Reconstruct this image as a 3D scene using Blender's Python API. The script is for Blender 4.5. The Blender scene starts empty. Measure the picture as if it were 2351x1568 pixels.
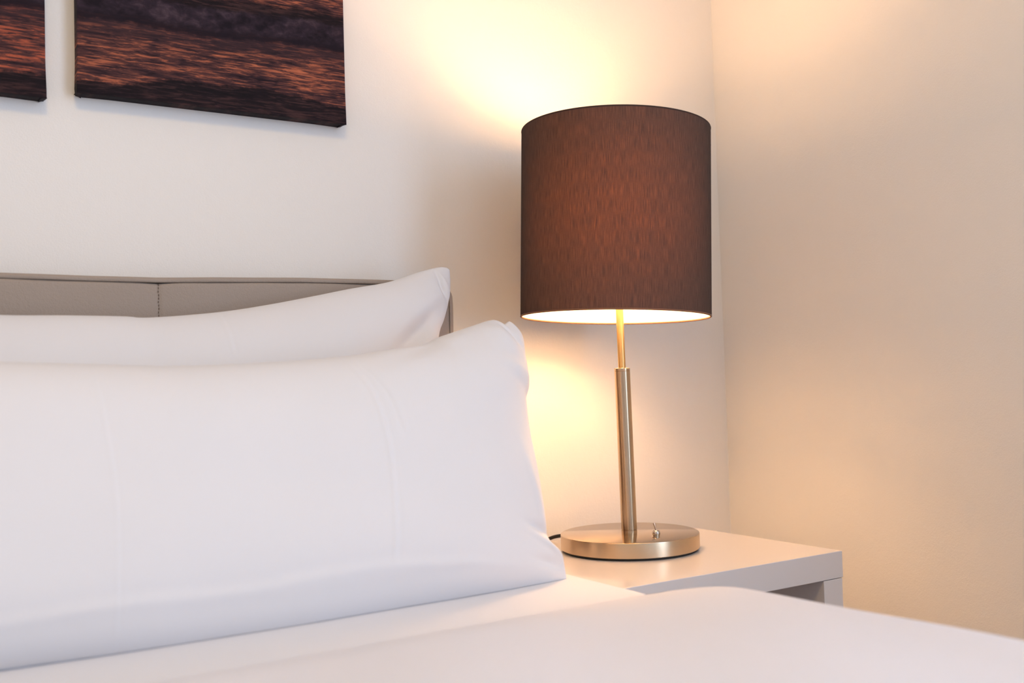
import bpy, bmesh, math, random
import numpy as np
from mathutils import Vector, Matrix

C = bpy.context.scene.collection
SC = bpy.context.scene
PI = math.pi

# ------------------------------------------------------------------ camera
cam_d = bpy.data.cameras.new('camera')
cam = bpy.data.objects.new('camera', cam_d)
C.objects.link(cam)
_r = Vector((0.84488, -0.53408, -0.03053))
_u = Vector((0.00436, -0.05020, 0.99873))
_f = Vector((0.53493, 0.84394, 0.04008))
m = Matrix.Identity(4)
for i in range(3):
    m[i][0] = _r[i]; m[i][1] = _u[i]; m[i][2] = -_f[i]
m.translation = Vector((-1.02846, -1.28464, 0.27678))
cam.matrix_world = m
cam_d.sensor_fit = 'HORIZONTAL'
cam_d.sensor_width = 36.0
cam_d.lens = 2300.3 * 36.0 / 2351.0
cam_d.clip_start = 0.02
cam_d.dof.use_dof = True
cam_d.dof.focus_distance = 1.56
cam_d.dof.aperture_fstop = 3.3
SC.camera = cam

# ------------------------------------------------------------------ world, lights, exposure
SC.view_settings.view_transform = 'Standard'
SC.view_settings.look = 'None'
SC.view_settings.exposure = 0.0
SC.view_settings.gamma = 1.0
SC.view_settings.use_curve_mapping = False
SC.cycles.sample_clamp_indirect = 0.0

world = bpy.data.worlds.new('sky')
SC.world = world
world.use_nodes = True
world.node_tree.nodes['Background'].inputs[0].default_value = (0.62, 0.74, 1.0, 1)
world.node_tree.nodes['Background'].inputs[1].default_value = 0.6

LAMP_COL = (1.0, 0.57, 0.27)
LAMP_POWER = 134.0      # emission strength of the bulb
WINDOW_W = 46.0
CEIL_W = 15.0

def area(name, loc, direction, sx, sy, power, col, shape='RECTANGLE'):
    l = bpy.data.lights.new(name, 'AREA')
    l.shape = shape; l.size = sx
    if shape in ('RECTANGLE', 'ELLIPSE'):
        l.size_y = sy
    l.energy = power; l.color = col
    o = bpy.data.objects.new(name, l); C.objects.link(o)
    o.location = loc
    o.rotation_euler = Vector(direction).to_track_quat('-Z', 'Y').to_euler()
    return o

# daylight through the window in the right wall (beside the camera), and the room's ceiling lamp
area('window_daylight', (0.4600, -2.15, 0.85), (-1, 0, 0), 1.70, 1.70, WINDOW_W, (0.605, 0.765, 1.01))
area('ceiling_lamp_light', (-1.05, -1.35, 1.885), (0, 0, -1), 0.52, 0.52, CEIL_W, (1.0, 0.62, 0.16), 'DISK')

# ------------------------------------------------------------------ helpers
def tag(o, label=None, cat=None, group=None, kind=None):
    if label: o['label'] = label
    if cat: o['category'] = cat
    if group: o['group'] = group
    if kind: o['kind'] = kind
    return o

def empty(name, loc=(0, 0, 0)):
    o = bpy.data.objects.new(name, None); C.objects.link(o)
    o.location = loc; o.empty_display_size = 0.05
    return o

def mesh(name, verts, faces, mat, parent=None, smooth=False, origin=(0, 0, 0)):
    """verts in room coordinates; the object's origin is put at `origin`."""
    ox, oy, oz = origin
    me = bpy.data.meshes.new(name)
    me.from_pydata([(v[0]-ox, v[1]-oy, v[2]-oz) for v in verts], [], faces)
    me.update()
    me.materials.append(mat)
    if smooth:
        me.polygons.foreach_set('use_smooth', [True]*len(me.polygons))
    o = bpy.data.objects.new(name, me); C.objects.link(o)
    o.location = origin
    if parent:
        o.parent = parent
        o.location = (ox-parent_origin(parent)[0], oy-parent_origin(parent)[1], oz-parent_origin(parent)[2])
    return o

def parent_origin(o):
    v = Vector(o.location)
    while o.parent:
        o = o.parent; v = v + Vector(o.location)
    return v

def from_bm(name, bm, mat, parent=None, smooth=False):
    bmesh.ops.recalc_face_normals(bm, faces=bm.faces)
    me = bpy.data.meshes.new(name); bm.to_mesh(me); bm.free()
    me.materials.append(mat)
    if smooth:
        me.polygons.foreach_set('use_smooth', [True]*len(me.polygons))
    o = bpy.data.objects.new(name, me); C.objects.link(o)
    if parent:
        o.parent = parent
        p = parent_origin(parent)
        o.location = (-p[0], -p[1], -p[2])
    return o

def box(name, a, b, mat, parent=None, bevel=0.0, seg=2):
    bm = bmesh.new()
    bmesh.ops.create_cube(bm, size=1)
    for v in bm.verts:
        v.co = Vector(tuple((a[i]+b[i])/2 + v.co[i]*(b[i]-a[i]) for i in range(3)))
    if bevel:
        bmesh.ops.bevel(bm, geom=list(bm.edges), offset=bevel, segments=seg, profile=0.5, affect='EDGES')
    return from_bm(name, bm, mat, parent)

def lathe(name, prof, mat, parent=None, seg=96, M=Matrix.Identity(4), smooth_angle=35, closed=False):
    """prof: list of (r, z); turned about z, then moved by M."""
    bm = bmesh.new()
    rings = []
    for r, z in prof:
        if r < 1e-6:
            rings.append([bm.verts.new(M @ Vector((0, 0, z)))])
        else:
            rings.append([bm.verts.new(M @ Vector((r*math.cos(2*PI*k/seg), r*math.sin(2*PI*k/seg), z))) for k in range(seg)])
    pairs = list(zip(rings[:-1], rings[1:]))
    if closed: pairs.append((rings[-1], rings[0]))
    for A, B in pairs:
        for k in range(seg):
            k2 = (k+1) % seg
            if len(A) == 1 and len(B) == 1: continue
            if len(A) == 1: bm.faces.new((A[0], B[k], B[k2]))
            elif len(B) == 1: bm.faces.new((A[k], A[k2], B[0]))
            else: bm.faces.new((A[k], A[k2], B[k2], B[k]))
    o = from_bm(name, bm, mat, parent, smooth=True)
    sharp(o, smooth_angle)
    return o

def sharp(o, ang):
    me = o.data
    bm = bmesh.new(); bm.from_mesh(me)
    for e in bm.edges:
        if len(e.link_faces) == 2 and e.calc_face_angle(0) > math.radians(ang):
            e.smooth = False
    bm.to_mesh(me); bm.free()

def tube(name, pts, rad, mat, parent=None, seg=10):
    P = [Vector(p) for p in pts]
    # Catmull-Rom resample
    Q = []
    for i in range(len(P)-1):
        p0 = P[max(i-1, 0)]; p1 = P[i]; p2 = P[i+1]; p3 = P[min(i+2, len(P)-1)]
        for k in range(6):
            t = k/6
            Q.append(0.5*((2*p1)+(p2-p0)*t+(2*p0-5*p1+4*p2-p3)*t*t+(3*p1-p0-3*p2+p3)*t**3))
    Q.append(P[-1])
    bm = bmesh.new(); rings = []
    up = Vector((0.3, 0.2, 0.93)).normalized()
    for i, q in enumerate(Q):
        d = (Q[min(i+1, len(Q)-1)]-Q[max(i-1, 0)]).normalized()
        a = d.cross(up)
        if a.length < 1e-3: a = d.cross(Vector((1, 0, 0)))
        a.normalize(); b = d.cross(a).normalized()
        rings.append([bm.verts.new(q+rad*(math.cos(2*PI*k/seg)*a+math.sin(2*PI*k/seg)*b)) for k in range(seg)])
    for A, B in zip(rings[:-1], rings[1:]):
        for k in range(seg):
            bm.faces.new((A[k], A[(k+1) % seg], B[(k+1) % seg], B[k]))
    bm.faces.new(rings[0]); bm.faces.new(rings[-1])
    return from_bm(name, bm, mat, parent, smooth=True)

# ------------------------------------------------------------------ node helper
class NT:
    def __init__(s, name):
        s.m = bpy.data.materials.new(name); s.m.use_nodes = True
        s.t = s.m.node_tree; s.t.nodes.clear()
        s.out = s.t.nodes.new('ShaderNodeOutputMaterial')
    def n(s, typ, **kw):
        nd = s.t.nodes.new(typ)
        for k, v in kw.items(): setattr(nd, k, v)
        return nd
    def put(s, sock, v):
        if isinstance(v, bpy.types.NodeSocket): s.t.links.new(v, sock)
        elif v is not None:
            if hasattr(sock.default_value, '__len__') and not hasattr(v, '__len__'): v = (v,)*len(sock.default_value)
            if hasattr(sock.default_value, '__len__') and len(v) == 3 and len(sock.default_value) == 4: v = (*v, 1)
            sock.default_value = v
    def math(s, op, a, b=None, c=None, clamp=False):
        nd = s.n('ShaderNodeMath', operation=op); nd.use_clamp = clamp
        for i, v in enumerate((a, b, c)):
            if v is not None: s.put(nd.inputs[i], v)
        return nd.outputs[0]
    def mix(s, f, a, b, mode='MIX'):
        nd = s.n('ShaderNodeMix', data_type='RGBA', blend_type=mode)
        s.put(nd.inputs[0], f); s.put(nd.inputs[6], a); s.put(nd.inputs[7], b)
        return nd.outputs[2]
    def ramp(s, f, stops):
        nd = s.n('ShaderNodeValToRGB')
        el = nd.color_ramp.elements
        while len(el) > 1: el.remove(el[-1])
        el[0].position = stops[0][0]; el[0].color = (*stops[0][1], 1)
        for p, c in stops[1:]:
            e = el.new(p); e.color = (*c, 1)
        s.put(nd.inputs[0], f)
        return nd.outputs[0]
    def smooth(s, v, lo, hi):
        nd = s.n('ShaderNodeMapRange', interpolation_type='SMOOTHSTEP')
        s.put(nd.inputs[0], v); s.put(nd.inputs[1], lo); s.put(nd.inputs[2], hi)
        return nd.outputs[0]
    def noise(s, vec, scale, detail=2, rough=0.5, dist=0.0):
        nd = s.n('ShaderNodeTexNoise')
        s.put(nd.inputs['Vector'], vec); s.put(nd.inputs['Scale'], scale); s.put(nd.inputs['Detail'], detail)
        s.put(nd.inputs['Roughness'], rough); s.put(nd.inputs['Distortion'], dist)
        return nd.outputs[0]
    def vec(s, x, y, z=0.0):
        nd = s.n('ShaderNodeCombineXYZ')
        s.put(nd.inputs[0], x); s.put(nd.inputs[1], y); s.put(nd.inputs[2], z)
        return nd.outputs[0]
    def obj(s):
        tc = s.n('ShaderNodeTexCoord'); sp = s.n('ShaderNodeSeparateXYZ')
        s.t.links.new(tc.outputs['Object'], sp.inputs[0])
        return tc.outputs['Object'], sp.outputs[0], sp.outputs[1], sp.outputs[2]
    def bump(s, h, strength, dist):
        nd = s.n('ShaderNodeBump')
        s.put(nd.inputs['Strength'], strength); s.put(nd.inputs['Distance'], dist); s.put(nd.inputs['Height'], h)
        return nd.outputs[0]
    def principled(s, **kw):
        nd = s.n('ShaderNodeBsdfPrincipled')
        for k, v in kw.items(): s.put(nd.inputs[k.replace('_', ' ')], v)
        s.t.links.new(nd.outputs[0], s.out.inputs[0])
        return nd
    def surface(s, sh): s.t.links.new(sh, s.out.inputs[0])

# ------------------------------------------------------------------ materials
def mat_wall():
    k = NT('wall_plaster'); co, x, y, z = k.obj()
    n1 = k.noise(co, 420, 3, 0.6); n2 = k.noise(co, 110, 2, 0.5)
    h = k.math('ADD', n1, k.math('MULTIPLY', n2, 0.8))
    k.principled(Base_Color=(0.89, 0.865, 0.835), Roughness=0.85, Specular_IOR_Level=0.25, Normal=k.bump(h, 0.28, 0.0012))
    return k.m

def mat_simple(name, col, rough=0.6, metal=0.0, spec=0.5, **kw):
    k = NT(name)
    k.principled(Base_Color=col, Roughness=rough, Metallic=metal, Specular_IOR_Level=spec, **kw)
    return k.m

def mat_cotton(name, col):
    k = NT(name); co, x, y, z = k.obj()
    n = k.noise(co, 1400, 2, 0.6)
    n2 = k.noise(co, 14, 3, 0.5)
    c = k.mix(k.math('MULTIPLY', n2, 0.5), col, tuple(v*0.965 for v in col))
    nd = k.principled(Base_Color=c, Roughness=0.75, Specular_IOR_Level=0.2, Normal=k.bump(n, 0.05, 0.0004))
    k.put(nd.inputs['Sheen Weight'], 0.12); k.put(nd.inputs['Sheen Roughness'], 0.4)
    return k.m

def mat_leather():
    k = NT('taupe_leather'); co, x, y, z = k.obj()
    v = k.n('ShaderNodeTexVoronoi', feature='DISTANCE_TO_EDGE'); k.put(v.inputs['Vector'], co); k.put(v.inputs['Scale'], 420)
    k.put(v.inputs['Randomness'], 1.0)
    n = k.noise(co, 260, 4, 0.6); n2 = k.noise(co, 7, 2)
    h = k.math('ADD', k.math('MULTIPLY', v.outputs[0], 0.7), n)
    c = k.mix(n2, (0.335, 0.27, 0.222), (0.375, 0.305, 0.255))
    k.principled(Base_Color=c, Roughness=0.52, Specular_IOR_Level=0.4, Normal=k.bump(h, 0.5, 0.0012))
    return k.m

def mat_steel(name, kind, c0, c1, rough0, aniso, rot):
    """brushed metal; kind: 'disc' spun about its axis, 'tube' brushed round"""
    k = NT(name); co, x, y, z = k.obj()
    if kind == 'disc':
        r = k.math('SQRT', k.math('ADD', k.math('MULTIPLY', x, x), k.math('MULTIPLY', y, y)))
        n = k.noise(k.vec(k.math('MULTIPLY', r, 1800), k.math('MULTIPLY', z, 1800)), 1.0, 2)
        n3 = k.noise(k.vec(k.math('MULTIPLY', x, 60), k.math('MULTIPLY', y, 60), k.math('MULTIPLY', z, 3000)), 1.0, 2)
        n = k.math('ADD', k.math('MULTIPLY', n, 0.5), k.math('MULTIPLY', n3, 0.5))
    else:
        n = k.noise(k.vec(k.math('MULTIPLY', x, 30), k.math('MULTIPLY', y, 30), k.math('MULTIPLY', z, 2500)), 1.0, 2)
    c = k.mix(n, c0, c1)
    rough = k.math('ADD', k.math('MULTIPLY', n, 0.06), rough0)
    if kind == 'disc':          # the turned rim is coarser than the polished top
        g = k.n('ShaderNodeNewGeometry'); sp = k.n('ShaderNodeSeparateXYZ'); k.t.links.new(g.outputs['True Normal'], sp.inputs[0])
        rough = k.math('ADD', rough, k.math('MULTIPLY', k.math('SUBTRACT', 1.0, k.math('ABSOLUTE', sp.outputs[2]), clamp=True), 0.20))
    tg = k.n('ShaderNodeTangent', direction_type='RADIAL', axis='Z')
    nd = k.principled(Base_Color=c, Roughness=rough, Metallic=1.0)
    k.put(nd.inputs['Anisotropic'], aniso); k.put(nd.inputs['Anisotropic Rotation'], rot)
    k.t.links.new(tg.outputs[0], nd.inputs['Tangent'])
    return k.m

def mat_shade():
    k = NT('brown_shade_fabric'); co, x, y, z = k.obj()
    ang = k.math('MULTIPLY', k.math('ARCTAN2', y, x), 0.155)
    t1 = k.noise(k.vec(k.math('MULTIPLY', ang, 1250), k.math('MULTIPLY', z, 42)), 1.0, 3, 0.6)
    t2 = k.noise(k.vec(k.math('MULTIPLY', ang, 120), k.math('MULTIPLY', z, 1100)), 1.0, 2, 0.6)
    t3 = k.noise(k.vec(k.math('MULTIPLY', ang, 40), k.math('MULTIPLY', z, 14)), 1.0, 2, 0.5)
    th = k.math('ADD', k.math('MULTIPLY', k.smooth(t1, 0.28, 0.74), 0.75), k.math('MULTIPLY', t2, 0.25))
    outer = k.mix(th, (0.063, 0.047, 0.041), (0.108, 0.080, 0.068))
    # how much light a thread lets through falls when it is seen edge on
    lw = k.n('ShaderNodeLayerWeight'); k.put(lw.inputs[0], 0.5)
    face = k.math('SUBTRACT', 1.0, lw.outputs['Facing'])
    face = k.math('POWER', k.math('MAXIMUM', face, 0.0), 1.5)
    amt = k.math('MULTIPLY', face, k.math('ADD', k.math('MULTIPLY', k.math('POWER', th, 1.6), 1.15), k.math('ADD', 0.04, k.math('MULTIPLY', t3, 0.15))))
    tr_c = k.mix(amt, (0, 0, 0), (0.0170, 0.0043, 0.0))
    d1 = k.n('ShaderNodeBsdfDiffuse'); k.put(d1.inputs[0], outer)
    tr1 = k.n('ShaderNodeBsdfTranslucent'); k.put(tr1.inputs[0], tr_c)
    a1 = k.n('ShaderNodeAddShader'); k.t.links.new(d1.outputs[0], a1.inputs[0]); k.t.links.new(tr1.outputs[0], a1.inputs[1])
    d2 = k.n('ShaderNodeBsdfDiffuse'); k.put(d2.inputs[0], (0.68, 0.66, 0.62))   # white lining on the inside
    g = k.n('ShaderNodeNewGeometry')
    mx = k.n('ShaderNodeMixShader')
    k.t.links.new(g.outputs['Backfacing'], mx.inputs[0]); k.t.links.new(a1.outputs[0], mx.inputs[1]); k.t.links.new(d2.outputs[0], mx.inputs[2])
    k.surface(mx.outputs[0])
    return k.m

def mat_bulb():
    k = NT('bulb_glow')
    e = k.n('ShaderNodeEmission'); k.put(e.inputs[0], LAMP_COL); k.put(e.inputs[1], LAMP_POWER)
    k.surface(e.outputs[0]); return k.m

def mat_sea(name, seed, foam_lo, crest, red):
    """printed sunset sea; u across, v up from the canvas' lower left corner (metres)."""
    k = NT(name); co, u, y, v = k.obj()
    big = k.noise(k.vec(k.math('MULTIPLY', u, 7), seed, 0), 1.0, 3)
    fine = k.noise(k.vec(k.math('MULTIPLY', u, 55), k.math('MULTIPLY', v, 55), seed), 1.0, 6, 0.65)
    w = k.math('ADD', v, k.math('MULTIPLY', k.math('SUBTRACT', big, 0.5), 0.030))
    w = k.math('ADD', w, k.math('MULTIPLY', k.math('SUBTRACT', fine, 0.5), 0.016))
    # sun glitter on rippled water: long thin streaks
    uu = k.math('ADD', u, k.math('MULTIPLY', fine, 0.01))
    s1 = k.noise(k.vec(k.math('MULTIPLY', uu, 32), k.math('MULTIPLY', v, 310), seed), 1.0, 8, 0.68, 0.6)
    s2 = k.noise(k.vec(k.math('MULTIPLY', uu, 8), k.math('MULTIPLY', v, 60), seed+3), 1.0, 4, 0.6, 0.4)
    s = k.math('ADD', k.math('MULTIPLY', s1, 0.72), k.math('MULTIPLY', s2, 0.42))
    water = k.ramp(s, [(0.40, (0.010, 0.005, 0.009)), (0.50, (0.034, 0.016, 0.021)), (0.585, (0.105, 0.040, 0.036)),
                       (0.64, (0.32, 0.095*red, 0.055*red)), (0.74, (0.56, 0.17*red, 0.085*red))])
    # breaking wave: lumps of dim violet foam
    f1 = k.noise(k.vec(k.math('MULTIPLY', u, 60), k.math('MULTIPLY', v, 85), seed+5), 1.0, 9, 0.62, 0.3)
    f2 = k.noise(k.vec(k.math('MULTIPLY', u, 20), k.math('MULTIPLY', v, 34), seed+6), 1.0, 3, 0.5)
    ff = k.math('ADD', k.math('MULTIPLY', f1, 0.6), k.math('MULTIPLY', f2, 0.45))
    foam = k.ramp(ff, [(0.40, (0.010, 0.006, 0.011)), (0.54, (0.028, 0.017, 0.027)), (0.66, (0.066, 0.042, 0.056)), (0.8, (0.12, 0.08, 0.095))])
    dark = k.ramp(s, [(0.42, (0.006, 0.004, 0.006)), (0.56, (0.013, 0.007, 0.010)), (0.70, (0.06, 0.028, 0.028))])
    # the bands, from the bottom up
    tilt = k.math('MULTIPLY', u, 0.02)
    wt = k.math('SUBTRACT', w, tilt)
    cr = crest(k, u)
    bottom = k.smooth(k.math('SUBTRACT', w, cr), 0.004, -0.002)
    col = k.mix(bottom, water, dark)
    calm = k.math('MULTIPLY', k.smooth(wt, foam_lo-0.040, foam_lo-0.006), 0.75)
    col = k.mix(calm, col, k.mix(0.55, dark, (0.05, 0.026, 0.034)))
    under = k.smooth(wt, foam_lo-0.008, foam_lo)
    col = k.mix(k.math('MULTIPLY', under, 0.9), col, (0.010, 0.006, 0.012))
    fm = k.smooth(wt, foam_lo+0.002, foam_lo+0.014)
    col = k.mix(fm, col, foam)
    top = k.smooth(wt, foam_lo+0.036, foam_lo+0.044)
    back = k.mix(k.smooth(wt, foam_lo+0.052, foam_lo+0.066), dark, water)
    col = k.mix(top, col, back)
    weave = k.noise(co, 1500, 1)
    k.principled(Base_Color=col, Roughness=0.65, Specular_IOR_Level=0.12, Normal=k.bump(weave, 0.12, 0.0004))
    return k.m

def mat_floor():
    k = NT('oak_floor'); co, x, y, z = k.obj()
    n = k.noise(k.vec(k.math('MULTIPLY', x, 30), k.math('MULTIPLY', y, 3)), 1.0, 6, 0.6)
    c = k.mix(n, (0.22, 0.13, 0.07), (0.42, 0.28, 0.17))
    k.principled(Base_Color=c, Roughness=0.45); return k.m

ANI, ROT = 0.6, 0.25
M = dict(
    wall=mat_wall(), ceiling=mat_simple('ceiling_paint', (0.88, 0.87, 0.85), 0.9, spec=0.2), floor=mat_floor(),
    pillow=mat_cotton('white_pillowcase', (0.765, 0.76, 0.785)), sheet=mat_cotton('white_sheet', (0.775, 0.785, 0.84)),
    duvet=mat_cotton('white_duvet_cover', (0.75, 0.755, 0.82)),
    leather=mat_leather(), thread=mat_simple('brown_thread', (0.13, 0.09, 0.07), 0.8),
    lacquer=mat_simple('grey_white_lacquer', (0.69, 0.655, 0.655), 0.30, spec=0.5, Coat_Weight=0.45, Coat_Roughness=0.03),
    disc=mat_steel('spun_steel', 'disc', (0.56, 0.43, 0.29), (0.64, 0.50, 0.35), 0.11, ANI, ROT),  # base and tube: warm lamplight is put into the neutral metal's colour
    tube=mat_steel('brushed_steel_tube', 'tube', (0.48, 0.36, 0.24), (0.55, 0.42, 0.295), 0.20, ANI, ROT),
    rod=mat_steel('brushed_rod_lamplit', 'tube', (0.60, 0.40, 0.17), (0.68, 0.46, 0.20), 0.30, ANI, ROT), shade=mat_shade(), bulb=mat_bulb(),  # rod: its gold is the bulb's light put into the metal's colour
    chrome=mat_simple('polished_metal', (0.62, 0.56, 0.50), 0.12, 1.0),
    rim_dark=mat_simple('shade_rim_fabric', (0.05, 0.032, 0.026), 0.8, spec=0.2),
    rim=mat_simple('shade_rim', (0.22, 0.095, 0.045), 0.6), socket=mat_simple('white_plastic', (0.8, 0.78, 0.72), 0.4),  # lower rim: orange light of the bulb is put into the fabric colour
    black=mat_simple('black_rubber', (0.006, 0.006, 0.006), 0.6), cord=mat_simple('black_cord', (0.008, 0.007, 0.006), 0.4),
    paint=mat_simple('white_paint', (0.8, 0.8, 0.79), 0.4), wood=mat_simple('dark_wood', (0.09, 0.06, 0.045), 0.5),
    glass=mat_simple('window_glass', (1, 1, 1), 0.0, 0.0, Transmission_Weight=1.0, IOR=1.45),
)

# ------------------------------------------------------------------ the room
XR, YB, XL, YF, ZF, ZC = 0.4674, 0.248, -3.15, -3.60, -0.52, 1.95
def struct(name, a, b, mat):
    return tag(box(name, a, b, mat), kind='structure')
T = 0.12
struct('wall_back', (XL-T, YB, ZF-T), (XR+T, YB+T, ZC+T), M['wall'])
struct('wall_left', (XL-T, YF-T, ZF-T), (XL, YB, ZC+T), M['wall'])
struct('wall_front', (XL, YF-T, ZF-T), (XR, YF, ZC+T), M['wall'])
struct('floor', (XL, YF, ZF-T), (XR, YB, ZF), M['floor'])
struct('ceiling', (XL, YF, ZC), (XR, YB, ZC+T), M['ceiling'])
# right wall with its window opening, beside and behind the camera
WY0, WY1, WZ0, WZ1 = -3.04, -1.26, -0.04, 1.74
bm = bmesh.new()
ys = [YF-T, WY0, WY1, YB]; zs = [ZF-T, WZ0, WZ1, ZC+T]
for i in range(3):
    for j in range(3):
        if i == 1 and j == 1: continue
        a, b = (XR, ys[i], zs[j]), (XR+T, ys[i+1], zs[j+1])
        r = bmesh.ops.create_cube(bm, size=1)
        for v in r['verts']:
            v.co = Vector(tuple((a[q]+b[q])/2+v.co[q]*(b[q]-a[q]) for q in range(3)))
bmesh.ops.remove_doubles(bm, verts=bm.verts, dist=1e-5)
tag(from_bm('wall_right', bm, M['wall']), kind='structure')
win = tag(empty('window_1', (XR+T/2, (WY0+WY1)/2, WZ0)), kind='structure')
fw = 0.05
box('window_frame', (XR+0.03, WY0, WZ0), (XR+T-0.01, WY0+fw, WZ1), M['paint'], win)
box('window_frame', (XR+0.03, WY1-fw, WZ0), (XR+T-0.01, WY1, WZ1), M['paint'], win)
box('window_frame', (XR+0.03, WY0+fw, WZ0), (XR+T-0.01, WY1-fw, WZ0+fw), M['paint'], win)
box('window_frame', (XR+0.03, WY0+fw, WZ1-fw), (XR+T-0.01, WY1-fw, WZ1), M['paint'], win)
box('window_pane', (XR+T-0.055, WY0+fw, WZ0+fw), (XR+T-0.045, WY1-fw, WZ1-fw), M['glass'], win)

# ------------------------------------------------------------------ bed: base, legs, leather headboard
bed = tag(empty('bed', (-1.03, 0.2, ZF)), 'bed with taupe leather headboard, standing against the back wall', 'bed')
HX0, HX1 = -1.84, -0.2312
HY = 0.149
def top_z(x):
    """top edge of the headboard: slack at the stitched joint, soft round ends"""
    px = [-1.9, -1.3, -0.895, -0.79, -0.70, -0.616, -0.485, -0.348, -0.25, -0.2]
    pz = [.4405, .4410, .4374, .4367, .4368, .4396, .4429, .4436, .4436, .4436]
    z = float(np.interp(x, px, pz))
    r = 0.030
    for d in (HX1-x, x-HX0):
        if d < r:
            z -= r-math.sqrt(max(r*r-(r-d)**2, 0))
    return z
def side_x(z):
    return HX1 + 0.0008*math.sin(z*40)
# outline, from the foot of the right side, over the top, to the foot of the left side
out = []
for z in np.linspace(-0.42, 0.405, 60): out.append((HX1, z))
arc_r = 0.030
zt = top_z(HX1-arc_r)
for a in np.linspace(0, PI/2, 10)[1:]:
    out.append((HX1-arc_r+arc_r*math.cos(a), zt-arc_r+arc_r*math.sin(a)))
for x in np.linspace(HX1-arc_r, HX0+arc_r, 220)[1:]: out.append((x, top_z(x)))
zt = out[-1][1]
for a in np.linspace(PI/2, PI, 10)[1:]:
    out.append((HX0+arc_r+arc_r*math.cos(a), zt-arc_r+arc_r*math.sin(a)))
for z in np.linspace(zt-arc_r, -0.42, 60)[1:]: out.append((HX0, z))
def offset(poly, d):
    res = []
    for i, (x, z) in enumerate(poly):
        ax, az = poly[max(i-1, 0)]; bx, bz = poly[min(i+1, len(poly)-1)]
        tx, tz = bx-ax, bz-az; L = math.hypot(tx, tz) or 1
        nx, nz = -tz/L, tx/L      # inward (path runs anticlockwise seen from the front)
        res.append((x+nx*d, z+nz*d))
    return res
# panel (the padded front) with the stitched joint pressed in
def seam_d(i):            # the piping line wanders a little
    return 0.0062+0.0012*math.sin(i*0.11)
STX = -0.698
cols = np.unique(np.concatenate([np.linspace(HX0+0.0068, HX1-0.0068, 260), STX+np.linspace(-0.02, 0.02, 21),
                                 HX1-0.0068-0.034*np.linspace(0, 1, 22)**2]))
rows = np.concatenate([np.linspace(-0.42, 0.36, 40), np.linspace(0.36, 1.0, 2)[0:0]])
V = []; F = []
tt = np.concatenate([np.linspace(0, 0.85, 40), 1-0.15*(1-np.linspace(0, 1, 30)[1:])**2])
for x in cols:
    zt_ = top_z(x)-0.0074-(0.0010 if abs(x-STX) < 0.05 else 0)*math.exp(-((x-STX)/0.02)**2)
    for t in tt:
        z = -0.42+t*(zt_+0.42)
        d = min(zt_-z, HX1-0.0068-x, x-HX0-0.0068)
        y = HY+0.0026*math.exp(-max(d, 0)/0.0012)+0.0006*math.exp(-max(d, 0)/0.010)
        y += 0.0012*math.exp(-((x-STX)/0.0030)**2)+0.0015*math.exp(-((x-STX)/0.02)**2)
        y += 0.0006*math.sin(x*23+z*31)*math.sin(z*19-x*7)
        V.append((x, y, z))
nr = len(tt)
for i in range(len(cols)-1):
    for j in range(nr-1):
        F.append((i*nr+j, (i+1)*nr+j, (i+1)*nr+j+1, i*nr+j+1))
hb = mesh('headboard', V, F, M['leather'], bed, True)
# border: the soft boxing strip around the panel, and the core behind it
prof = [(0.0076, 0.0036), (0.0074, 0.0010), (0.0071, 0.0000), (0.0066, -0.0003), (0.0060, -0.0005), (0.0040, -0.0007), (0.0018, -0.0003), (0.0006, 0.0012), (0.0, 0.004), (0.0, 0.04), (0.0, 0.088), (0.012, 0.093)]
rings = []
V = []; F = []
for d, yy in prof:
    for (x, z) in offset(out, d):
        w = 0.0007*math.sin(x*55+z*60) if yy < 0.02 else 0
        V.append((x, HY+yy+w, z))
n = len(out)
for a in range(len(prof)-1):
    for i in range(n-1):
        F.append((a*n+i, a*n+i+1, (a+1)*n+i+1, (a+1)*n+i))
bd = mesh('headboard_border', V, F, M['leather'], bed, True)
box('headboard_core', (HX0+0.012, HY+0.012, -0.42), (HX1-0.012, HY+0.093, 0.395), M['wood'], bed)
# stitches of the vertical joint
bm = bmesh.new()
z = 0.4285
while z > 0.20:
    r = bmesh.ops.create_cube(bm, size=1)
    for v in r['verts']:
        v.co = Vector((STX+0.0012*math.sin(z*400)*0.3+v.co.x*0.0008, HY+0.0022+v.co.y*0.0014, z-0.002+v.co.z*0.0030))
    z -= 0.0048
st = from_bm('stitching', bm, M['thread'], bed); st['kind'] = 'stuff'
box('bed_base', (-1.815, -1.86, -0.40), (-0.255, 0.145, -0.205), M['leather'], bed, 0.012)
for lx in (-1.76, -0.31):
    for ly in (-1.80, 0.08):
        lathe('leg', [(0, ZF), (0.026, ZF), (0.03, -0.40), (0, -0.40)], M['wood'], bed, 24, Matrix.Translation((lx, ly, 0)))

# ------------------------------------------------------------------ mattress with fitted sheet
def rounded_slab(name, x0, x1, y0, y1, z0, z1, r, mat, nx=90, ny=110, wob=0.0):
    bm = bmesh.new()
    bmesh.ops.create_cube(bm, size=1)
    for v in bm.verts:
        v.co = Vector(((x0+x1)/2+v.co.x*(x1-x0), (y0+y1)/2+v.co.y*(y1-y0), (z0+z1)/2+v.co.z*(z1-z0)))
    bmesh.ops.bevel(bm, geom=list(bm.edges), offset=r, segments=8, profile=0.5, affect='EDGES')
    o = from_bm(name, bm, mat, None, True); sharp(o, 50)
    return o
mat_o = rounded_slab('mattress', -1.81, -0.2215, -1.86, 0.146, -0.2030, 0.016, 0.030, M['sheet'])
tag(mat_o, 'mattress in a white fitted sheet, on the bed under both pillows', 'mattress')

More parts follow.
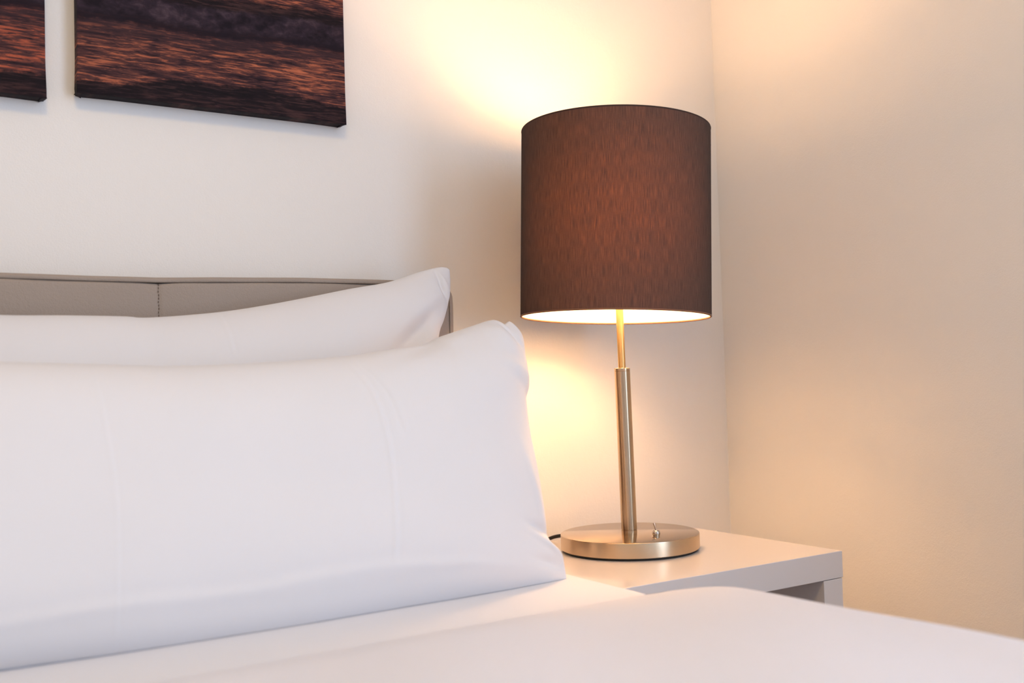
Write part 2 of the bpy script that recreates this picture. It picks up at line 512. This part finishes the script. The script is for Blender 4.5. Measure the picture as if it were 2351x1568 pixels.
# ------------------------------------------------------------------ duvet
def duvet():
    ztop, th = 0.046, 0.030
    xr, xl, r = -0.196, -1.835, 0.036
    yh = -0.338
    drop = -0.20
    # cross-section parameter: right drop, right shoulder, top, left shoulder, left drop
    sec = []
    for z in np.linspace(drop, -r, 14)[:-1]: sec.append(('R', z))
    for a in np.linspace(0, 90, 12): sec.append(('r', math.radians(a)))
    for x in np.linspace(xr-r, xl+r, 110)[1:-1]: sec.append(('T', x))
    for a in np.linspace(90, 180, 12): sec.append(('l', math.radians(a)))
    for z in np.linspace(-r, drop, 14)[1:]: sec.append(('L', z))
    ys = np.concatenate([np.linspace(yh, yh-0.15, 30), np.linspace(yh-0.15, -1.90, 90)[1:]])
    V = []; F = []
    for y in ys:
        ztop = 0.0417+0.0073*min(max((-y-0.46)/0.33, -0.2), 1.6)
        q = min(max((yh-y)/0.135, 0), 1)
        q = q*q/(q+0.06)*1.06
        lift = 1-(1-q)**1.75
        zt = 0.0167+(ztop-0.0167)*lift
        bulge = 0.010*lift
        for kind, p in sec:
            wv = 0.004*math.sin(y*9+1.0)+0.003*math.sin(y*23)
            xr_ = xr-(1-lift)*0.020+wv*lift*0.8
            if kind == 'R': x, z = xr_+lift*0.004*math.sin(y*17+p*20), zt+p
            elif kind == 'r': x, z = xr_-r+r*math.cos(p), zt-r+r*math.sin(p)
            elif kind == 'T':
                x = p; z = zt
                e = min(xr-r-x, x-xl-r)
                z += lift*(0.0035*math.sin(x*8.3+y*5.1)*math.sin(y*6.7-x*2)+0.002*math.sin(x*19-y*13))*min(1, e/0.06)
            elif kind == 'l': x, z = xl+r+r*math.cos(p), zt-r+r*math.sin(p)
            else: x, z = xl, zt+p
            V.append((x, y, z))
    n = len(sec)
    for i in range(len(ys)-1):
        for j in range(n-1):
            F.append((i*n+j, i*n+j+1, (i+1)*n+j+1, (i+1)*n+j))
    # hem: the near edge of the cover tucks down to the sheet and back
    k0 = len(V)
    for j in range(n):
        x, y, z = V[j]; V.append((x, y+0.001, z-0.0003))
    for j in range(n-1):
        F.append((j+1, j, k0+j, k0+j+1))
    # foot end drop
    k1 = len(V); last = (len(ys)-1)*n
    for j in range(n):
        x, y, z = V[last+j]; V.append((x, y-0.03, min(z, ztop)-0.04))
    k2 = len(V)
    for j in range(n):
        x, y, z = V[k1+j]; V.append((x, y-0.005, min(z, drop+zt)))
    for j in range(n-1):
        F.append((last+j, last+j+1, k1+j+1, k1+j)); F.append((k1+j, k1+j+1, k2+j+1, k2+j))
    o = mesh('duvet', V, F, M['duvet'], None, True, origin=(-1.0, -1.1, 0.02))
    return o
tag(duvet(), 'white duvet spread over the foot of the bed, hanging over its right side', 'duvet')

# ------------------------------------------------------------------ pillows
def resample(pts, n, dens=None):
    P = np.array(pts, float)
    # smooth Catmull-Rom, then even arc-length steps
    Q = []
    for i in range(len(P)-1):
        p0 = P[max(i-1, 0)]; p1 = P[i]; p2 = P[i+1]; p3 = P[min(i+2, len(P)-1)]
        t = np.linspace(0, 1, 24, endpoint=False)[:, None]
        Q.append(0.5*((2*p1)+(p2-p0)*t+(2*p0-5*p1+4*p2-p3)*t*t+(3*p1-p0-3*p2+p3)*t**3))
    Q = np.concatenate(Q+[P[-1:]])
    s = np.concatenate([[0], np.cumsum(np.hypot(*np.diff(Q, axis=0).T))]); s /= s[-1]
    u = np.linspace(0, 1, n) if dens is None else dens
    return np.stack([np.interp(u, s, Q[:, 0]), np.interp(u, s, Q[:, 1])], 1)

def seg_dist(X, H, poly):
    best = np.full(X.shape, 9.0); side = np.zeros(X.shape); prog = np.zeros(X.shape)
    P = resample(poly, 40); L = len(P)-1
    for i in range(L):
        a = P[i]; b = P[i+1]; d = b-a
        t = np.clip(((X-a[0])*d[0]+(H-a[1])*d[1])/(d@d), 0, 1)
        px = a[0]+t*d[0]; ph = a[1]+t*d[1]
        dd = np.hypot(X-px, H-ph)
        cr = np.sign(d[0]*(H-a[1])-d[1]*(X-a[0]))
        mk = dd < best
        best = np.where(mk, dd, best); side = np.where(mk, cr, side); prog = np.where(mk, (i+t)/L, prog)
    return best*side, prog

def pillow(name, label, base, lean, right, top, bottom, left, front, back, creases, ripples, ns=600, nt=190, ex=(0.55, 0.62)):
    su = np.linspace(0, 1, ns); su = 0.5*su+0.5*(0.5-0.5*np.cos(PI*su))
    tu = np.linspace(0, 1, nt); tu = 0.5*tu+0.5*(0.5-0.5*np.cos(PI*tu))
    B = resample(bottom, ns, su); Tp = resample(top, ns, su)
    R = resample(right, nt, tu); L = resample(left, nt, tu)
    S, Tt = np.meshgrid(su, tu, indexing='ij')
    s = S[..., None]; t = Tt[..., None]
    P = (1-t)*B[:, None]+t*Tp[:, None]+(1-s)*R[None]+s*L[None] - ((1-s)*(1-t)*R[0]+(1-s)*t*R[-1]+s*(1-t)*L[0]+s*t*L[-1])
    X, H = P[..., 0], P[..., 1]
    fs = (4*S*(1-S)); ft = (4*Tt*(1-Tt))
    # flat in the middle, round at the seams, thin at the four corners
    prof = (1-(1-fs)**3.0)**ex[0]*(1-(1-ft)**1.6)**ex[1]
    wf = front*prof; wb = back*prof
    edge = np.clip(prof*6, 0, 1)
    for poly, amp, sig in creases:
        d, pr = seg_dist(X, H, poly)
        fade = np.clip(np.minimum(pr, 1-pr)*12, 0, 1)
        wf = wf+amp*fade*edge*(np.exp(-(d/sig)**2)-0.55*np.exp(-((d-1.9*sig)/(1.2*sig))**2))
    for (cx, ch, ang, length, width, amp) in ripples:
        ca, sa = math.cos(ang), math.sin(ang)
        a = (X-cx)*ca+(H-ch)*sa; b = -(X-cx)*sa+(H-ch)*ca
        wf = wf+amp*np.clip(prof*3, 0, 1)*np.exp(-(a/length)**2)*np.exp(-(b/width)**2)
    wf = wf+edge*(0.0012*np.sin(X*21+H*17)*np.sin(H*33-X*9))
    ev = np.array([0, math.sin(lean), math.cos(lean)]); nv = np.array([0, -math.cos(lean), math.sin(lean)])
    base = np.array(base)
    def world(W):
        return base+np.stack([X, 0*X, 0*X], -1)+H[..., None]*ev+W[..., None]*nv
    A = world(wf).reshape(-1, 3); Bk = world(-wb).reshape(-1, 3)
    # nothing sinks into the mattress
    zmin = 0.0162
    A[:, 2] = np.maximum(A[:, 2], zmin); Bk[:, 2] = np.maximum(Bk[:, 2], zmin)
    idx = np.arange(ns*nt).reshape(ns, nt)
    q = np.stack([idx[:-1, :-1], idx[:-1, 1:], idx[1:, 1:], idx[1:, :-1]], -1).reshape(-1, 4)
    border = np.zeros((ns, nt), bool); border[0] = border[-1] = True; border[:, 0] = border[:, -1] = True
    bidx = np.where(border, idx, 0); off = ns*nt
    map2 = np.where(border.reshape(-1), np.arange(ns*nt), np.arange(ns*nt)+off)
    q2 = map2[q][:, ::-1]
    Vv = np.concatenate([A, Bk]); Ff = np.concatenate([q, q2])
    me = bpy.data.meshes.new(name)
    me.vertices.add(len(Vv)); me.vertices.foreach_set('co', (Vv-base).astype(np.float32).ravel())
    me.loops.add(Ff.size); me.loops.foreach_set('vertex_index', Ff.astype(np.int32).ravel())
    me.polygons.add(len(Ff)); me.polygons.foreach_set('loop_start', np.arange(0, Ff.size, 4, dtype=np.int32))
    me.polygons.foreach_set('use_smooth', np.ones(len(Ff), bool))
    me.update(calc_edges=True); me.validate()
    bm = bmesh.new(); bm.from_mesh(me)
    bmesh.ops.delete(bm, geom=[v for v in bm.verts if not v.link_faces], context='VERTS')
    bmesh.ops.recalc_face_normals(bm, faces=bm.faces)
    bm.to_mesh(me); bm.free()
    me.materials.append(M['pillow'])
    o = bpy.data.objects.new(name, me); C.objects.link(o)
    o.location = tuple(base)
    tag(o, label, 'pillow', 'pillows on the bed')
    return o

FL = math.radians(20)
pillow('pillow', 'front white pillow with ironed creases, leaning on the other pillow, nearest the camera',
       (0, -0.195, 0.016), FL,
       right=[(-.2644, -.0035), (-.2645, .0306), (-.2795, .053), (-.2774, .1001), (-.2741, .1607), (-.273, .198), (-.268, .2424), (-.257, .2679), (-.2496, .3141), (-.2462, .3445), (-.2556, .3663)],
       top=[(-.2556, .3663), (-.2622, .3697), (-.2747, .3640), (-.2895, .3715), (-.3238, .3626), (-.3573, .3526), (-.3864, .3435), (-.41, .3335), (-.4676, .3257), (-.53, .3174), (-.6332, .3108), (-.737, .3088), (-.8313, .3127), (-.918, .3163), (-1.0, .322), (-1.10, .335), (-1.16, .345)],
       bottom=[(-.2644, -.0035), (-.2866, -.0038), (-.3007, -.0053), (-.3741, -.0084), (-.5188, -.0106), (-.6465, -.0126), (-.7686, -.0111), (-.8244, -.0091), (-.9308, -.0036), (-1.05, -.001), (-1.16, .0)],
       left=[(-1.16, 0.0), (-1.145, .05), (-1.135, .17), (-1.145, .29), (-1.16, .345)],
       front=0.062, back=0.075,
       creases=[([(-.835, .3), (-.8305, .25), (-.825, .145), (-.830, .038), (-.8300, -.012)], 0.00035, 0.0018),
                ([(-.545, .31), (-.5200, .25), (-.515, .155), (-.528, .039)], 0.0009, 0.0032),
                ([(-.525, .30), (-.500, .245), (-.492, .19)], -0.0006, 0.003),
                ([(-1.05, .036), (-.934, .034), (-.830, .037), (-.703, .033), (-.530, .039), (-.33, .02)], 0.0009, 0.006)],
       ripples=[(-.275, .345, math.radians(-55), 0.030, 0.006, -0.006), (-.300, .345, math.radians(-50), 0.045, 0.012, 0.005),
                (-.272, .255, math.radians(150), 0.035, 0.010, -0.004), (-.28, .285, math.radians(160), 0.03, 0.010, 0.004),
                (-.29, .062, math.radians(165), 0.035, 0.006, -0.007), (-.285, .04, math.radians(150), 0.03, 0.006, 0.007),
                (-.29, .02, math.radians(165), 0.035, 0.006, -0.005), (-.30, .11, math.radians(100), 0.06, 0.010, 0.004),
                (-.42, .32, math.radians(20), 0.05, 0.010, -0.004), (-.375, .335, math.radians(20), 0.03, 0.012, 0.004)])
BL = math.atan2(0.11, 0.44)
pillow('pillow', 'rear white pillow standing against the taupe headboard, its pointed corner raised',
       (0, 0.0, 0.016), BL,
       right=[(-.305, .004), (-.312, .10), (-.318, .20), (-.316, .28), (-.2975, .3426), (-.2826, .371), (-.268, .4036), (-.2610, .4293), (-.2574, .4560)],
       top=[(-.2574, .4560), (-.2640, .4592), (-.2786, .4588), (-.3147, .4494), (-.3695, .4313), (-.4354, .4183), (-.4915, .4062), (-.558, .3924), (-.621, .3812), (-.6805, .3743), (-.7315, .3707), (-.7587, .3723), (-.8269, .3728), (-.9011, .3727), (-1.0, .378), (-1.10, .40), (-1.18, .42)],
       bottom=[(-.305, .004), (-.5, .001), (-.7, .001), (-.9, .001), (-1.18, .001)],
       left=[(-1.18, 0.001), (-1.165, .05), (-1.155, .2), (-1.165, .36), (-1.18, .42)],
       front=0.058, back=0.062,
       creases=[([(-.64, .385), (-.635, .34), (-.632, .30)], 0.0005, 0.0025)],
       ripples=[(-.285, .43, math.radians(-80), 0.03, 0.004, -0.005), (-.272, .425, math.radians(-65), 0.03, 0.004, 0.004),
                (-.275, .405, math.radians(-60), 0.03, 0.005, -0.005),
                (-.345, .345, math.radians(38), 0.06, 0.012, -0.011), (-.325, .325, math.radians(30), 0.045, 0.012, 0.008),
                (-.31, .30, math.radians(40), 0.05, 0.012, -0.008)])

# ------------------------------------------------------------------ bedside table
ns_o = tag(empty('nightstand', (0.0087, -0.0346, ZF)), 'glossy white bedside table with thick top and slab sides, beside the bed', 'nightstand')
NX0, NX1, NY0, NY1 = -0.2130, 0.2323, -0.2319, 0.1627
box('tabletop', (NX0, NY0, -0.0409), (NX1, NY1, 0.0), M['lacquer'], ns_o, 0.0010)
box('side_panel', (NX1-0.0440, NY0+0.0003, ZF), (NX1-0.0018, NY1-0.001, -0.0416), M['lacquer'], ns_o, 0.0008)
box('side_panel', (NX0+0.0018, NY0+0.0003, ZF), (NX0+0.0440, NY1-0.001, -0.0416), M['lacquer'], ns_o, 0.0008)
box('shelf', (NX0+0.0440, NY0+0.02, -0.40), (NX1-0.0440, NY1-0.001, -0.372), M['lacquer'], ns_o, 0.0008)

# ------------------------------------------------------------------ table lamp
lamp = tag(empty('table_lamp', (0, 0, 0)), 'lit table lamp with brown drum shade and brushed steel base, on the bedside table', 'lamp')
RB, HB = 0.1117, 0.0274
lathe('foot_pad', [(0, 0.0002), (RB-0.0035, 0.0002), (RB-0.0025, 0.0012), (RB-0.0025, 0.0034), (0, 0.0034)], M['black'], lamp, 128)
lathe('base_plate', [(0, 0.0034), (RB-0.0008, 0.0034), (RB, 0.0042), (RB, HB-0.0016), (RB-0.0004, HB-0.0006), (RB-0.0016, HB), (0, HB)], M['disc'], lamp, 160)
# stem leans a hair off plumb, as in the photograph
stem = Matrix(((1, 0, -0.0074, 0), (0, 1, 0.0058, 0), (0, 0, 1, 0), (0, 0, 0, 1)))
RT, RR = 0.01275, 0.00605
ZCOL = 0.2935
lathe('stem_tube', [(RT-0.002, HB), (RT, HB), (RT, HB+0.0042), (RT-0.0005, HB+0.0045), (RT-0.0005, HB+0.0051), (RT, HB+0.0054), (RT, ZCOL-0.0052), (RT-0.0004, ZCOL-0.0050)], M['tube'], lamp, 64, stem)
lathe('collar', [(RT-0.0004, ZCOL-0.0050), (RT, ZCOL-0.0046), (RT, ZCOL-0.0006), (RT-0.0006, ZCOL), (RR, ZCOL)], M['tube'], lamp, 64, stem)
ZB, HS, RS = 0.3764, 0.3079, 0.155
lathe('stem_rod', [(RR, ZCOL-0.002), (RR, ZB+0.060), (0, ZB+0.060)], M['rod'], lamp, 48, stem)
# toggle switch
sx, sy = 0.0041, -0.0617
sw = lathe('switch', [(0, 0), (0.0052, 0), (0.0052, 0.0008), (0.0058, 0.0022), (0.0064, 0.0048), (0.0058, 0.0074), (0.0045, 0.0093), (0.0030, 0.0100), (0, 0.0100)], M['chrome'], lamp, 32, Matrix.Translation((sx, sy, HB)))
tilt = Matrix.Translation((sx, sy, HB+0.0085)) @ Matrix.Rotation(math.radians(-14), 4, Vector((0.53, 0.84, 0)))
lathe('switch_lever', [(0.0014, 0), (0.0014, 0.006), (0.0019, 0.0115), (0.0017, 0.0130), (0, 0.0134)], M['chrome'], sw, 16, tilt)
# shade, sitting a little askew on its carrier
sh = Matrix(((1, 0, 0.0391, -0.0086), (0, 1, -0.0063, 0.0069), (-0.0391, 0.0063, 1, ZB), (0, 0, 0, 1)))
def cyl(name, r, z0, z1, mat, parent, seg=192, rows=24):
    bm = bmesh.new(); R_ = []
    for j in range(rows+1):
        z = z0+(z1-z0)*j/rows
        R_.append([bm.verts.new((r*math.cos(2*PI*k/seg), r*math.sin(2*PI*k/seg), z)) for k in range(seg)])
    for A, B in zip(R_[:-1], R_[1:]):
        for k in range(seg):
            bm.faces.new((A[k], A[(k+1) % seg], B[(k+1) % seg], B[k]))
    me = bpy.data.meshes.new(name); bm.to_mesh(me); bm.free()
    me.materials.append(mat); me.polygons.foreach_set('use_smooth', [True]*len(me.polygons))
    o = bpy.data.objects.new(name, me); C.objects.link(o); o.parent = parent
    return o
shade = cyl('lamp_shade', RS, 0.0, HS, M['shade'], lamp)
shade.matrix_local = sh
def torus_prof(r, z, a, n=10):
    return [(r+a*math.cos(2*PI*i/n), z+a*math.sin(2*PI*i/n)) for i in range(n)]
def shade_part(name, prof, mat, closed=False, seg=128, Mx=Matrix.Identity(4)):
    o = lathe(name, prof, mat, None, seg, Mx, 40, closed)
    o.parent = shade; return o
lo = shade_part('shade_rim', torus_prof(RS-0.0012, 0.0012, 0.0016), M['rim'], True)
lo['label'] = 'lower wire rim wrapped in brown fabric'
up_ = shade_part('shade_rim', torus_prof(RS-0.0012, HS-0.0012, 0.0016), M['rim_dark'], True)
up_['label'] = 'upper wire rim wrapped in brown fabric'
# spider carrier: three arms and a ring under the bulb
bm = bmesh.new()
for q in range(3):
    a = 2*PI*q/3+0.4
    d = Vector((math.cos(a), math.sin(a), 0)); s_ = Vector((-d.y, d.x, 0))
    p0 = d*0.018+Vector((0, 0, 0.070)); p1 = d*(RS-0.0015)+Vector((0, 0, HS-0.003)) if False else d*(RS-0.0015)+Vector((0, 0, 0.070))
    ring = []
    for p in (p0, p1):
        ring.append([bm.verts.new(p+0.0014*(math.cos(2*PI*k/8)*s_+math.sin(2*PI*k/8)*Vector((0, 0, 1)))) for k in range(8)])
    for k in range(8):
        bm.faces.new((ring[0][k], ring[0][(k+1) % 8], ring[1][(k+1) % 8], ring[1][k]))
sp = from_bm('shade_carrier', bm, M['paint'], None, True); sp.parent = shade
shade_part('carrier_ring', torus_prof(0.0185, 0.070, 0.0016), M['paint'], True, 48)
ZBULB = ZB+0.150
bx, by = -0.0074*ZBULB+0.0008, 0.0058*ZBULB
lathe('bulb_socket', [(0, ZB+0.055), (0.0165, ZB+0.055), (0.0175, ZB+0.062), (0.0175, ZB+0.088), (0.0145, ZB+0.092), (0, ZB+0.092)], M['socket'], lamp, 48, Matrix.Translation((bx, by, 0)))
br = 0.030
bp = [(0.0125, ZB+0.092), (0.0135, ZB+0.096)]
for a in np.linspace(-62, 0, 8):
    bp.append((br*math.cos(math.radians(a)), ZB+0.123+br*math.sin(math.radians(a))))
for a in np.linspace(0, 90, 10):
    bp.append((max(br*math.cos(math.radians(a)), 0.0), ZB+0.190+br*math.sin(math.radians(a))))
bp[-1] = (0.0, bp[-1][1])
bulb = lathe('light_bulb', bp, M['bulb'], lamp, 48, Matrix.Translation((bx, by, 0)))
bulb['label'] = 'glowing warm white bulb'
tube('power_cord', [(0.0, RB-0.004, 0.011), (-0.010, RB+0.012, 0.0105), (-0.026, 0.142, 0.0095), (-0.044, 0.161, 0.0045), (-0.058, 0.1715, -0.008), (-0.066, 0.174, -0.04), (-0.070, 0.176, -0.14), (-0.066, 0.180, -0.30), (-0.06, 0.19, -0.44), (-0.09, 0.20, -0.512), (-0.16, 0.21, -0.514)],
     0.0031, M['cord'], lamp)

# ------------------------------------------------------------------ canvas prints
def canvas(name, label, x0, x1, z0, z1, mat):
    """gallery-wrapped canvas: front face with soft edges, folded corners, stretcher behind"""
    yf, yb = 0.2232, YB
    t = yb-yf
    root = tag(empty(name, (x0, yf, z0)), label, 'canvas print', 'sunset sea prints above the bed')
    w, h = x1-x0, z1-z0
    V = []; F = []
    nx, nz = 60, 60
    def pt(i, j, layer):
        u = i/nx; v = j/nz
        x = u*w; z = v*h
        # the sides pull in slightly between the corners
        pin = 0.0014*min(1, (h*v)/0.05)*min(1, h*(1-v)/0.05)
        x += pin*(1-2*u) if (u < 0.02 or u > 0.98) else 0
        pz = 0.0010*min(1, (w*u)/0.05)*min(1, w*(1-u)/0.05)
        z += pz if v < 0.02 else (-pz if v > 0.98 else 0)
        return x, z
    for j in range(nz+1):
        for i in range(nx+1):
            x, z = pt(i, j, 0)
            d = min(x, w-x, z, h-z)
            y = 0.0016*math.exp(-max(d, 0)/0.0012)
            V.append((x, y, z))
    for j in range(nz):
        for i in range(nx):
            a = j*(nx+1)+i; F.append((a, a+1, a+nx+2, a+nx+1))
    # wrapped sides
    ring = [(i, 0) for i in range(nx)]+[(nx, j) for j in range(nz)]+[(i, nz) for i in range(nx, 0, -1)]+[(0, j) for j in range(nz, 0, -1)]
    prev = [j*(nx+1)+i for i, j in ring]
    cx, cz = w/2, h/2
    for dep in (0.004, 0.012, t-0.0005):
        cur = []
        for i, j in ring:
            x, z = pt(i, j, 1)
            corner = (i in (0, nx)) and (j in (0, nz))
            ins = -0.0006 if dep < 0.01 else 0.0
            if corner: ins = 0.0012 if dep > 0.01 else 0.0002
            sx_ = 1 if x > cx else -1; sz_ = 1 if z > cz else -1
            if i in (0, nx): x -= sx_*ins
            if j in (0, nz): z -= sz_*ins
            cur.append(len(V)); V.append((x, dep, z))
        L = len(ring)
        for k in range(L):
            F.append((prev[k], cur[k], cur[(k+1) % L], prev[(k+1) % L]))
        prev = cur
    o = mesh('canvas_wrap', [(a+x0, b+yf, c+z0) for a, b, c in V], F, mat, root, True, origin=(x0, yf, z0))
    sharp(o, 40)
    # stretcher bars behind the cloth
    s = 0.03
    box('stretcher_bar', (x0+0.004, yf+0.006, z0+0.004), (x1-0.004, YB-0.0008, z0+s), M['wood'], root)
    box('stretcher_bar', (x0+0.004, yf+0.006, z1-s), (x1-0.004, YB-0.0008, z1-0.004), M['wood'], root)
    box('stretcher_bar', (x0+0.004, yf+0.006, z0+s), (x0+s, YB-0.0008, z1-s), M['wood'], root)
    box('stretcher_bar', (x1-s, yf+0.006, z0+s), (x1-0.004, YB-0.0008, z1-s), M['wood'], root)
    # folded corner tabs
    for xx, sg in ((x0, 1), (x1, -1)):
        for zz, sz_ in ((z0, 1), (z1, -1)):
            bm = bmesh.new()
            a = [bm.verts.new(p) for p in ((xx-sg*0.0012, yf+0.0035, zz+sz_*0.0012), (xx+sg*0.008, yf+0.0030, zz-sz_*0.0010), (xx+sg*0.0085, yf+t-0.001, zz-sz_*0.0014), (xx-sg*0.0008, yf+t-0.001, zz+sz_*0.003), (xx+sg*0.004, yf+0.010, zz+sz_*0.004))]
            bm.faces.new((a[0], a[1], a[2], a[3])); bm.faces.new((a[0], a[4], a[1])); bm.faces.new((a[1], a[4], a[2])); bm.faces.new((a[2], a[4], a[3])); bm.faces.new((a[3], a[4], a[0]))
            f = from_bm('corner_fold', bm, mat, root)
            for v in f.data.vertices: v.co -= Vector((x0, yf, z0))
            f.location = (0, 0, 0)
    return root

def crest_right(k, u):
    up = k.smooth(u, 0.06, 0.15); dn = k.smooth(u, 0.24, 0.42)
    return k.math('SUBTRACT', k.math('ADD', 0.017, k.math('MULTIPLY', up, 0.022)), k.math('MULTIPLY', dn, 0.014))
def crest_left(k, u):
    return k.math('ADD', 0.028, k.math('MULTIPLY', u, 0.006))
canvas('canvas_print', 'wide dark sunset sea canvas with a foaming wave, right of the narrow gap', -0.7885, -0.3792, 0.7045, 1.3545, mat_sea('sunset_sea_print', 2.3, 0.112, crest_right, 1.0))
canvas('canvas_print', 'dark sunset sea canvas cut off by the left edge of the picture', -1.2370, -0.8277, 0.6915, 1.3415, mat_sea('sunset_sea_print_left', 8.9, 0.118, crest_left, 0.8))

# ------------------------------------------------------------------ ceiling lamp (source of the soft light from above)
cl = tag(empty('ceiling_lamp', (-1.05, -1.35, ZC)), 'round flat ceiling lamp over the middle of the room', 'ceiling lamp')
lathe('lamp_housing', [(0, ZC), (0.28, ZC), (0.28, ZC-0.05), (0.27, ZC-0.055), (0, ZC-0.055)], M['paint'], cl, 64, Matrix.Translation((-1.05, -1.35, 0)))

for o in SC.objects:
    if o.type == 'MESH':
        o.data.name = o.name
